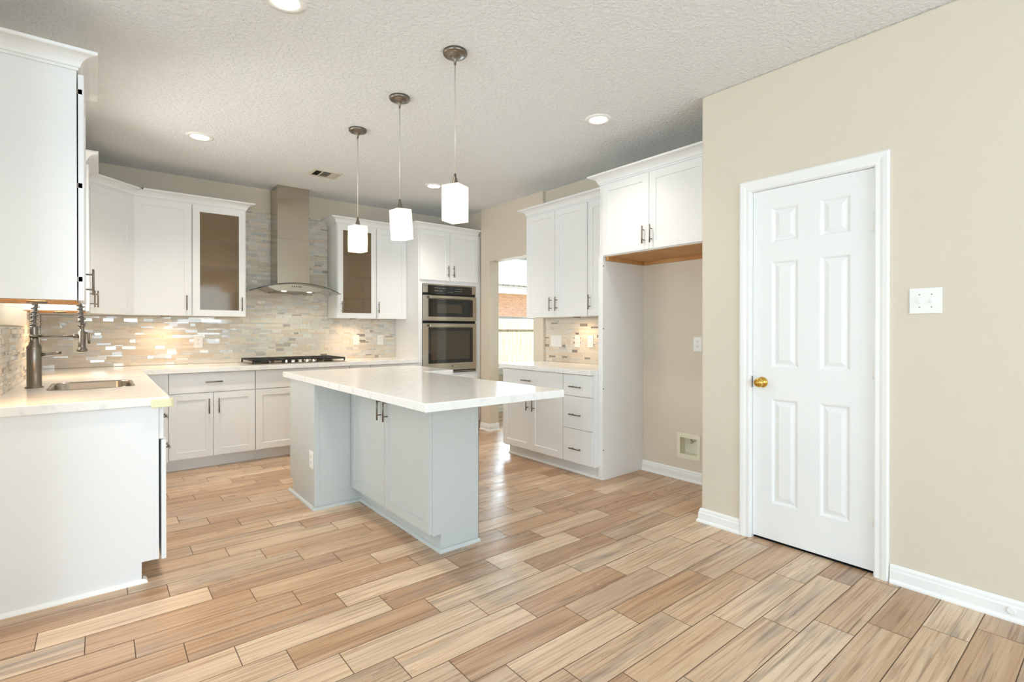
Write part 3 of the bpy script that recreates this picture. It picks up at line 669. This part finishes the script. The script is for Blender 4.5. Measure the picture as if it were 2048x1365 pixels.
obj('lever_handle', B().tube([(fx + 0.03, fy, 1.105), (fx + 0.055, fy, 1.107), (fx + 0.09, fy, 1.112), (fx + 0.118, fy, 1.114)], [0.012, 0.006, 0.0075, 0.0085], 12), DARKNI, t)
# corner guard
b = B().prism([(0.196, 3.0738), (0.196, 3.060), (0.276, 3.060), (0.287, 3.066), (0.290, 3.076), (0.290, 3.112), (0.2741, 3.112), (0.2741, 3.0738)], 0.862, 0.903)
o = obj('corner_guard', b, FOAM, bevel=0.005, seg=3); tag(o, 'pale yellow foam guard on the near corner of the sink countertop', 'corner guard')

# ------------------------------------------------------------------ cooktop and hood
t = thing('gas_cooktop', 'stainless five burner gas cooktop with black iron grates under the hood', 'cooktop', (1.58, 5.56, ZT + 0.0005), 0)
c0, c1, d0, d1 = 1.118, 2.042, 5.305, 5.835
obj('tray', B().box(c0, c1, d0, d1, ZT + 0.0005, ZT + 0.010), STEEL, t, bevel=0.003)
BUR = [(1.27, 5.44, .036), (1.27, 5.70, .045), (1.58, 5.64, .058), (1.89, 5.44, .045), (1.89, 5.70, .036)]
for (x, y, r) in BUR:
    obj('burner', B().lathe([(r, ZT + 0.0105), (r, ZT + 0.022), (r * 0.85, ZT + 0.026), (r * 0.85, ZT + 0.032), (0.004, ZT + 0.034)], (x, y, 0), n=24), IRON, t)
for (x0, x1, y0) in ((c0 + 0.012, 1.425, d0 + 0.02), (1.428, 1.732, d0 + 0.135), (1.735, c1 - 0.012, d0 + 0.02)):
    b = B(); y1 = d1 - 0.018; z0, z1 = ZT + 0.034, ZT + 0.050
    for q in ((x0, x1, y0, y0 + 0.014), (x0, x1, y1 - 0.014, y1), (x0, x0 + 0.014, y0, y1), (x1 - 0.014, x1, y0, y1)): b.box(*q, z0, z1)
    cx = (x0 + x1) / 2
    b.box(cx - 0.006, cx + 0.006, y0, y1, z0, z1)
    for fy_ in (0.25, 0.5, 0.75): yy = y0 + (y1 - y0) * fy_; b.box(x0, x1, yy - 0.006, yy + 0.006, z0, z1)
    for (px, py) in ((x0, y0), (x1 - 0.014, y0), (x0, y1 - 0.014), (x1 - 0.014, y1 - 0.014)): b.box(px, px + 0.014, py, py + 0.014, ZT + 0.0105, z0)
    obj('grate', b, IRON, t, bevel=0.003)
for i in range(5):
    x = 1.444 + i * 0.068
    obj('control_knob', B().lathe([(0.020, ZT + 0.0105), (0.020, ZT + 0.016), (0.016, ZT + 0.018), (0.015, ZT + 0.036), (0.012, ZT + 0.039)], (x, d0 + 0.065, 0), n=20), CHROME, t)

t = thing('range_hood', 'stainless chimney range hood with curved glass canopy above the cooktop', 'range hood', (1.585, 5.65, 1.64), 0)
hcx = 1.585
ch = obj('chimney', B().box(1.432, 1.758, 5.634, YW - 0.009, 1.70, 2.205), STEEL, t, bevel=0.002)
obj('chimney_extension', B().box(1.435, 1.755, 5.637, YW - 0.009, 2.205, ZC - 0.002), STEEL, t, bevel=0.002)
def arcz(x): u_ = (x - hcx) / 0.455; return 1.638 + 0.095 * (1 - u_ * u_)
b = B(); n = 28; top = []; bot = []
for i in range(n + 1):
    x = hcx - 0.45 + 0.90 * i / n; u_ = (x - hcx) / 0.45; fy_ = 5.405 + 0.06 * abs(u_) ** 3
    top.append((x, fy_, arcz(x))); bot.append((x, YW - 0.012, arcz(x)))
for i in range(n):
    for dz in (0.0, -0.006):
        b.face([(top[i][0], top[i][1], top[i][2] + dz), (top[i + 1][0], top[i + 1][1], top[i + 1][2] + dz), (bot[i + 1][0], bot[i + 1][1], bot[i + 1][2] + dz), (bot[i][0], bot[i][1], bot[i][2] + dz)])
bmesh.ops.remove_doubles(b.bm, verts=b.bm.verts[:], dist=1e-5)
g = obj('glass_canopy', b, CANOPY, t); g['label'] = 'curved clear glass canopy'
b = B()
for i in range(n):
    a, c = top[i], top[i + 1]
    b.face([(a[0], a[1] - 0.001, a[2] + 0.0005), (c[0], c[1] - 0.001, c[2] + 0.0005), (c[0], c[1] - 0.001, c[2] - 0.0068), (a[0], a[1] - 0.001, a[2] - 0.0068)])
    b.face([(a[0], a[1] - 0.001, a[2] + 0.0005), (c[0], c[1] - 0.001, c[2] + 0.0005), (c[0], c[1] + 0.004, c[2] + 0.0005), (a[0], a[1] + 0.004, a[2] + 0.0005)])
obj('canopy_edge', b, mat('dark_glass_edge', S(44, 50, 44), 0.15), t)
b = B(); prof = []
for i in range(13):
    x = hcx - 0.285 + 0.57 * i / 12; prof.append((x, arcz(x) - 0.0075))
pts = prof + [(hcx + 0.20, 1.648), (hcx - 0.20, 1.648)]
fr_ = [b.bm.verts.new((x, 5.475 + 0.0 * x, z)) for x, z in pts]; bk = [b.bm.verts.new((x, YW - 0.01, z)) for x, z in pts]
b.bm.faces.new(fr_); b.bm.faces.new(bk[::-1])
for k in range(len(pts)): b.bm.faces.new((fr_[k], bk[k], bk[(k + 1) % len(pts)], fr_[(k + 1) % len(pts)]))
obj('motor_body', b, STEEL, t)
b = B()
for i in range(5): b.box(1.535 + i * 0.020, 1.545 + i * 0.020, 5.4735, 5.4752, 1.690, 1.702)
obj('control_buttons', b, BLACK, t)
obj('grease_filter', B().box(hcx - 0.19, hcx + 0.19, 5.50, 5.86, 1.643, 1.6478), NICKEL, t)

for x in (1.46, 1.71):
    obj('hood_lamp', B().lathe([(0.022, 1.6475), (0.022, 1.6425), (0.018, 1.6415)], (x, 5.487, 0), n=20), PUCKM, t)
# ------------------------------------------------------------------ mosaic backsplashes
def mosaic(regions, fm, seed, wts):
    random.seed(seed); b = B()
    for (u0, u1, z0, z1) in regions:
        b.mi = 6
        P = [fm(u0, z0, 0.0005), fm(u1, z1, 0.0045)]
        lo = [min(P[0][i], P[1][i]) for i in range(3)]; hi = [max(P[0][i], P[1][i]) for i in range(3)]
        b.box(lo[0], hi[0], lo[1], hi[1], lo[2], hi[2])
        z = z0 + 0.001; hs = [0.030, 0.012, 0.020, 0.030, 0.012, 0.030, 0.020]; r_ = 0
        while z < z1 - 0.006:
            h = min(hs[r_ % 7], z1 - z); r_ += 1
            u = u0 - random.uniform(0, 0.14)
            while u < u1:
                L_ = random.choice((0.045, 0.075, 0.10, 0.10, 0.15, 0.20)); a, c = max(u, u0), min(u + L_, u1)
                if c - a > 0.006:
                    mi = random.choices(range(6), wts)[0]
                    if mi >= 3 and c - a > 0.12: c = a + 0.075; L_ = c - u
                    b.mi = mi; d = 0.0075
                    A, C, D, E = a + 0.0007, c - 0.0007, z + 0.0007, z + h - 0.0007
                    b.face([fm(A, D, d), fm(C, D, d), fm(C, E, d), fm(A, E, d)])
                    b.face([fm(A, D, d), fm(A, D, .0045), fm(C, D, .0045), fm(C, D, d)]); b.face([fm(A, E, d), fm(C, E, d), fm(C, E, .0045), fm(A, E, .0045)])
                    b.face([fm(A, D, d), fm(A, E, d), fm(A, E, .0045), fm(A, D, .0045)]); b.face([fm(C, D, d), fm(C, D, .0045), fm(C, E, .0045), fm(C, E, d)])
                u += L_
            z += h
    return b
WT = [27, 18, 22, 17, 6, 10]
o = obj('backsplash_tile', mosaic([(XL + 0.010, 2.8905, ZT + 0.0006, UZ0 - 0.006), (1.134, 2.044, UZ0 - 0.006, 2.512)], lambda u, z, d: (u, YW - d, z), 11, WT), TILES + [GROUT])
tag(o, 'linear mosaic backsplash on the back wall, rising behind the range hood', 'backsplash', kind='structure')
o = obj('backsplash_tile', mosaic([(3.08, 4.962, ZT + 0.0006, 1.268), (4.965, YW - 0.009, ZT + 0.0006, UZ0 - 0.006)], lambda u, z, d: (XL + d, u, z), 12, WT), TILES + [GROUT])
tag(o, 'beige and grey mosaic backsplash on the left wall behind the faucet', 'backsplash', kind='structure')
o = obj('backsplash_tile', mosaic([(2.855, 4.082, ZT + 0.0006, UZ0 - 0.010)], lambda u, z, d: (XR - d, u, z), 13, [40, 26, 16, 6, 9, 3]), TILES + [GROUT])
tag(o, 'cream mosaic backsplash with grey accents above the small right counter', 'backsplash', kind='structure')

# ------------------------------------------------------------------ island
IF = 1.432
t = thing('kitchen_island', 'pale grey kitchen island base standing on the wood look floor', 'island', (1.7, 3.4, 0), 0)
obj('carcass', B().box(1.155, 2.285, 3.600, 4.180, 0.1, ZCU).box(1.155, 2.285, 3.600, 4.105, 0, 0.1), GREY, t, bevel=0.001)
obj('back_cabinet', B().box(IF, 1.741, 2.470, 3.5995, 0.1, ZCU).box(IF + 0.055, 1.741, 2.470, 3.5995, 0, 0.1), GREY, t, bevel=0.001)
obj('corner_stile', B().box(1.155, 1.185, 3.596, 3.600, 0.02, ZCU).box(1.1525, 1.155, 3.596, 3.61, 0.02, ZCU), GREY, t)
obj('end_stile', B().box(1.722, 1.7435, 2.4665, 2.470, 0.02, ZCU).box(1.741, 1.7435, 2.4665, 2.49, 0.02, ZCU), GREY, t)
t2 = thing('tmp', '', 'tmp', (IF, 3.596, 0), R(-90)); MT = MW[t2.name]; bpy.data.objects.remove(t2)
def placed(b, M):
    bmesh.ops.transform(b.bm, matrix=M, verts=b.bm.verts[:]); return b
for (x0, x1, hx) in ((0.006, 0.556, 0.512), (0.560, 1.126, 0.602)):
    d = obj('door', placed(shaker(x0, x1, FZ0, 0.866), MT), GREY, t, bevel=0.0012)
    hh = obj('handle', placed(pull(B(), hx, 0.745, 0.150, True, -0.021), MT), NICKEL, d); hh['label'] = 'brushed nickel bar pull'
for (x0, x1) in ((1.160, 1.535), (1.539, 1.905), (1.909, 2.280)):
    b = shaker(-x1, -x0, FZ0, 0.866); placed(b, Matrix.Translation((0, 4.180, 0)) @ Matrix.Rotation(math.pi, 4, 'Z'))
    obj('door', b, GREY, t, bevel=0.0012)
obj('shoe_molding', B().sweep([(1.1525, 4.185), (1.1525, 3.596), (IF + 0.055, 3.596), (IF + 0.055, 2.4665), (1.7435, 2.4665)][::-1][::-1], [(-o_, h_) for o_, h_ in QR] if False else QR, flat(0)) if False else
    B().sweep([(1.155, 4.180), (1.155, 3.5955), (IF + 0.055, 3.5955), (IF + 0.055, 2.4655), (1.7445, 2.4655)], [(o_, h_) for o_, h_ in QR], flat(0)), GREY, t)
o = obj('island_countertop', slab([(1.1439, 2.030), (2.0216, 2.030), (2.0216, 3.6504), (2.3181, 3.6504), (2.3181, 4.3457), (1.1439, 4.3457)], ZCU + 0.0005, ZT), QUARTZ, bevel=0.004, seg=3)
tag(o, 'large white quartz slab on the grey island, overhanging toward the camera', 'countertop')

# ------------------------------------------------------------------ outlets and switches
def plate(name, label, loc, rz, w_, h_, kind, m=PLAST, group='wall outlets and switches', cat='outlet'):
    """local: x along wall, y 0 at wall, -y outward"""
    t = thing(name, label, cat, loc, rz, group)
    obj('cover_plate', B().box(-w_ / 2, w_ / 2, -0.006, -0.0004, -h_ / 2, h_ / 2), m, t, True, bevel=0.002)
    gang = max(1, round(w_ / 0.046) - 1) if w_ > 0.1 else 1
    for i in range(gang):
        cx = (i - (gang - 1) / 2) * 0.046
        if kind in ('outlet', 'gfci'):
            for s_ in (-1, 1):
                bb = B()
                if kind == 'outlet': bb.lathe([(0.0145, -0.0075), (0.0145, -0.006)], (cx, 0, s_ * 0.0195), 'y', 20)
                else: bb.box(cx - 0.0165, cx + 0.0165, -0.0078, -0.006, min(0, s_ * 0.033), max(0, s_ * 0.033))
                bb.mi = 1
                for dx in (-0.006, 0.006): bb.box(cx + dx - 0.001, cx + dx + 0.001, -0.0083, -0.0076, s_ * 0.0195, s_ * 0.0195 + 0.008)
                bb.lathe([(0.002, -0.0083), (0.002, -0.0076)], (cx, 0, s_ * 0.0195 - 0.006), 'y', 8)
                obj('receptacle', bb, [m, HOLE_SHADOW], t, True)
        elif kind == 'toggle':
            obj('toggle', B().box(cx - 0.005, cx + 0.005, -0.0072, -0.006, -0.012, 0.012).box(cx - 0.0035, cx + 0.0035, -0.016, -0.0072, -0.009, 0.001), m, t, True)
            obj('screws', B().lathe([(0.003, -0.0068), (0.003, -0.006)], (cx, 0, 0.030), 'y', 10).lathe([(0.003, -0.0068), (0.003, -0.006)], (cx, 0, -0.030), 'y', 10), NICKEL, t, True)
        elif kind == 'rocker':
            obj('rocker', B().box(cx - 0.0165, cx + 0.0165, -0.0085, -0.006, -0.033, 0.033), m, t, True, bevel=0.001)
    return t
yb = YW - 0.0078
plate('outlet', 'white outlet on the backsplash between sink corner and cooktop', (0.763, yb, 1.131), 0, 0.078, 0.118, 'gfci')
plate('light_switch', 'white rocker switch on the backsplash just right of the cooktop', (2.384, yb, 1.133), 0, 0.078, 0.118, 'rocker', cat='switch')
plate('outlet', 'white outlet on the back backsplash nearest the oven tower', (2.691, yb, 1.130), 0, 0.078, 0.118, 'outlet')
plate('light_switch', 'cream switch on the back backsplash behind the faucet spray head', (-0.150, yb, 1.103), 0, 0.072, 0.118, 'toggle', m=IVORY, cat='switch')
xb = XR - 0.0078
plate('light_switch', 'wide white switch plate on the right backsplash, nearest the doorway', (xb, 3.908, 1.135), R(-90), 0.160, 0.120, 'rocker', cat='switch')
plate('outlet', 'white outlet in the middle of the right backsplash', (xb, 3.601, 1.135), R(-90), 0.074, 0.118, 'gfci')
plate('outlet', 'white outlet on the right backsplash, nearest the refrigerator panel', (xb, 3.423, 1.137), R(-90), 0.074, 0.118, 'outlet')
plate('outlet', 'white outlet high on the back wall of the refrigerator alcove', (XR, 2.267, 1.133), R(-90), 0.076, 0.118, 'outlet')
plate('light_switch', 'white double toggle switch on the wall right of the pantry door', (XD, 0.642, 1.386), R(-90), 0.124, 0.122, 'toggle', cat='switch')
plate('outlet', 'white outlet low on the grey left face of the island', (1.155, 3.658, 0.339), R(-90), 0.078, 0.118, 'outlet')
# refrigerator water box
t = thing('water_outlet_box', 'ivory recessed water valve box low in the refrigerator alcove', 'water box', (XR, 2.349, 0.183), 0)
b = B()
for q in ((2.2437, 2.272, 0.183, 0.389), (2.426, 2.4537, 0.183, 0.389), (2.272, 2.426, 0.183, 0.218), (2.272, 2.426, 0.353, 0.389)): b.box(XR - 0.006, XR - 0.0004, *q)
obj('faceplate', b, IVORY, t)
b = B().box(XR + 0.078, XR + 0.082, 2.2635, 2.4345, 0.2095, 0.3665)
b.box(XR, XR + 0.078, 2.2635, 2.266, 0.2095, 0.3665).box(XR, XR + 0.078, 2.432, 2.4345, 0.2095, 0.3665).box(XR, XR + 0.078, 2.266, 2.432, 0.2095, 0.212).box(XR, XR + 0.078, 2.266, 2.432, 0.364, 0.3665)
obj('recess', b, IVORY, t)
b = B().tube([(XR + 0.035, 2.335, 0.3635), (XR + 0.035, 2.335, 0.325)], 0.008, 10).tube([(XR + 0.035, 2.355, 0.335), (XR + 0.035, 2.315, 0.335)], 0.006, 8).tube([(XR + 0.035, 2.335, 0.325), (XR + 0.012, 2.335, 0.318)], 0.010, 10)
o = obj('valve', b, CHROME, t); o['label'] = 'small metal shutoff valve'
o = obj('plug_cover', B().lathe([(0.016, XD - 0.016), (0.016, XD - 0.020), (0.012, XD - 0.0215)], (0, 0.345, 0.045), 'x', 20), TRIMW)
tag(o, 'small round white cap on the baseboard at the right edge', 'cap')

# ------------------------------------------------------------------ lamps
def lamp(name, kind, loc, energy, color, parent=None, **k):
    l = bpy.data.lights.new(name, kind); l.energy = energy; l.color = color
    for a, v in k.items(): setattr(l, a, v)
    o = bpy.data.objects.new(name, l); COL.objects.link(o); o.location = loc
    if parent: o.parent = parent
    return o
WARM = (1.0, 0.88, 0.75)
# pendants
pl = thing('pendant_light', 'frosted glass pendant farthest from the camera, over the far end of the island', 'pendant light', (1.514, 3.718, ZC), R(8), 'pendants over the island')
obj('ceiling_canopy', B().lathe([(0.066, -0.0005), (0.066, -0.012), (0.060, -0.020), (0.040, -0.024), (0.018, -0.030), (0.008, -0.048), (0.006, -0.070)]), NICKEL, pl, True)
obj('cord', B().tube([(0, 0, -0.07), (0.001, 0, -0.35), (0, 0, -0.665)], 0.0032, 8), mat('clear_cord', S(214, 204, 190), 0.35, 0.4), pl, True)
soc = obj('socket_cone', B().lathe([(0.006, 0.0), (0.008, -0.018), (0.020, -0.060), (0.022, -0.066)]), NICKEL, pl, True); soc.location = (0, 0, -0.662)
b = B(); a_ = 0.053; hh_ = -0.195 - 0.066
b.box(-a_, a_, -a_, a_, hh_, -0.066)
sh = obj('shade', b, SHADE, pl, True, bevel=0.004); sh.location = (0, 0, -0.662); sh['label'] = 'lit frosted white glass block shade'
r2, kids = dup(pl, (1.5186, 3.036, ZC), 'frosted glass pendant in the middle, its shade hanging slightly crooked', R(4))
for c in kids:
    if c.name.startswith(('shade', 'socket_cone')): c.rotation_euler = (R(1), R(-4.5), 0)
dup(pl, (1.5056, 2.351, ZC), 'frosted glass pendant nearest the camera, over the near end of the island', R(24))
for (x, y) in ((1.514, 3.718), (1.5186, 3.036), (1.5056, 2.351)):
    lamp('pendant_bulb', 'POINT', (x, y, ZC - 0.662 - 0.165), 1.35, (1.0, 0.92, 0.78), shadow_soft_size=0.022)

# recessed cans
CANS = [(0.6116, 4.6284, 'recessed ceiling light above the sink run'), (2.784, 2.453, 'recessed ceiling light near the refrigerator cabinet crown'), (2.7245, 4.6642, 'recessed ceiling light between pendant and oven tower'), (0.663, 2.4736, 'recessed ceiling light cut by the top edge of the picture')]
for i, (x, y, lb) in enumerate(CANS):
    if i == 0:
        cn = thing('recessed_light', lb, 'ceiling light', (x, y, ZC), 0, 'recessed ceiling lights')
        obj('trim_ring', B().lathe([(0.097, -0.0005), (0.095, -0.005), (0.066, -0.007), (0.062, -0.0035)], cap=False), TRIMW, cn, True)
        obj('lamp_lens', B().lathe([(0.063, -0.0006), (0.063, -0.004)]), BULB, cn, True)
    else: dup(cn, (x, y, ZC), lb)
    lamp('can_light', 'SPOT', (x, y, ZC - 0.012), (96, 36, 96, 66)[i], WARM, shadow_soft_size=0.06, spot_size=R(120), spot_blend=1.0)
# puck lights under the wall cabinets
PUCK = [(-0.22, 3.16, UZ0 - 0.0045, 'lit puck under the nearest left wall cabinet'), (-0.22, 4.84, UZ0 - 0.0045, 'lit puck under the wall cabinet beyond the sink window'),
        (0.47, 5.69, UZ0, 'lit puck under the wall cabinet left of the left glass cabinet'), (2.26, 5.69, UZ0, 'lit puck under the right glass door cabinet'), (3.62, 3.46, UZ0 - 0.004, 'lit puck under the cabinets over the small right counter')]
for i, (x, y, z, lb) in enumerate(PUCK):
    if i == 0:
        pk = thing('puck_light', lb, 'puck light', (x, y, z), 0, 'under cabinet puck lights')
        obj('rim', B().lathe([(0.036, -0.0002), (0.036, -0.010), (0.029, -0.0115), (0.028, -0.008)], cap=False), NICKEL, pk, True)
        obj('lens', B().lathe([(0.0285, -0.0004), (0.0285, -0.009)]), PUCKM, pk, True)
    else: dup(pk, (x, y, z), lb)
    lamp('puck_glow', 'SPOT', (x, y, z - 0.016), (12, 12, 9, 7, 5)[i], (1.0, 0.66, 0.38), shadow_soft_size=0.028, spot_size=R(172), spot_blend=1.0)

# ceiling vent
t = thing('ceiling_vent', 'beige louvered air vent in the ceiling near the hood chimney', 'vent', (1.70, 4.965, ZC), 0)
v0, v1, u0, u1 = 1.565, 1.830, 4.86, 5.075
b = B()
for q in ((v0, v1, u0, u0 + 0.022), (v0, v1, u1 - 0.022, u1), (v0, v0 + 0.022, u0 + 0.022, u1 - 0.022), (v1 - 0.022, v1, u0 + 0.022, u1 - 0.022), (v0 + 0.085, v0 + 0.092, u0 + 0.022, u1 - 0.022), (v0 + 0.172, v0 + 0.179, u0 + 0.022, u1 - 0.022)): b.box(*q, ZC - 0.009, ZC - 0.0005)
VM = mat('beige_vent_paint', S(214, 206, 192), 0.5)
obj('vent_frame', b, VM, t)
obj('duct_shadow_sheet', B().box(v0 + 0.02, v1 - 0.02, u0 + 0.02, u1 - 0.02, ZC - 0.0016, ZC - 0.0006), DARK, t)  # flat black sheet on the ceiling; darkness behind the louvers is painted
def slat(b, p, q, w_, ax, tilt):
    dz = 0.006; d = (w_ * tilt, 0) if ax == 'y' else (0, w_ * tilt)
    b.face([(p[0], p[1], ZC - 0.002), (q[0], q[1], ZC - 0.002), (q[0] + d[0], q[1] + d[1], ZC - 0.002 - dz), (p[0] + d[0], p[1] + d[1], ZC - 0.002 - dz)])
b = B()
for k in range(5): slat(b, (v0 + 0.027 + k * 0.012, u0 + 0.022), (v0 + 0.027 + k * 0.012, u1 - 0.022), 0.006, 'y', -1)
for k in range(11): slat(b, (v0 + 0.092, u0 + 0.03 + k * 0.0145), (v0 + 0.172, u0 + 0.03 + k * 0.0145), 0.006, 'x', -1)
for k in range(5): slat(b, (v0 + 0.183 + k * 0.012, u0 + 0.022), (v0 + 0.183 + k * 0.012, u1 - 0.022), 0.008, 'y', 1)
obj('louvers', b, VM, t)

# ------------------------------------------------------------------ outside the next room's window
struct('ground', B().box(-14, 30, 6.4, 34, -0.5, -0.3), LAWN, 'grass yard outside the window', 'ground')
t = thing('fence', 'cedar privacy fence outside the next room window', 'fence', (9, 9.6, -0.3), 0)
b = B()
for i in range(40): b.box(3.0 + i * 0.145, 3.138 + i * 0.145, 9.60, 9.618, -0.3, 1.30)
obj('pickets', b, CEDAR, t)
obj('top_board', B().box(3.0, 8.8, 9.56, 9.60, 1.27, 1.56), CEDAR, t)
t = thing('neighbor_house', 'brick neighbor house with pale shingle roof beyond the fence', 'house', (12, 15, -0.3), 0)
obj('brick_wall', B().box(4, 24, 14.0, 20.0, -0.3, 2.55), BRICK, t)
obj('fascia', B().box(3.6, 24.4, 13.45, 13.52, 2.50, 2.72).box(3.6, 24.4, 13.52, 14.0, 2.55, 2.60), TRIMW, t)
b = B(); b.box(3.4, 24.6, 0, 6.5, 0, 0.08)
placed(b, Matrix.Translation((0, 13.35, 2.72)) @ Matrix.Rotation(R(32), 4, 'X'))
obj('roof', b, SHINGLE, t)
for x in (1.46, 1.71):
    lamp('hood_glow', 'SPOT', (x, 5.487, 1.634), 3.0, (1.0, 0.95, 0.76), shadow_soft_size=0.02, spot_size=R(160), spot_blend=0.6)
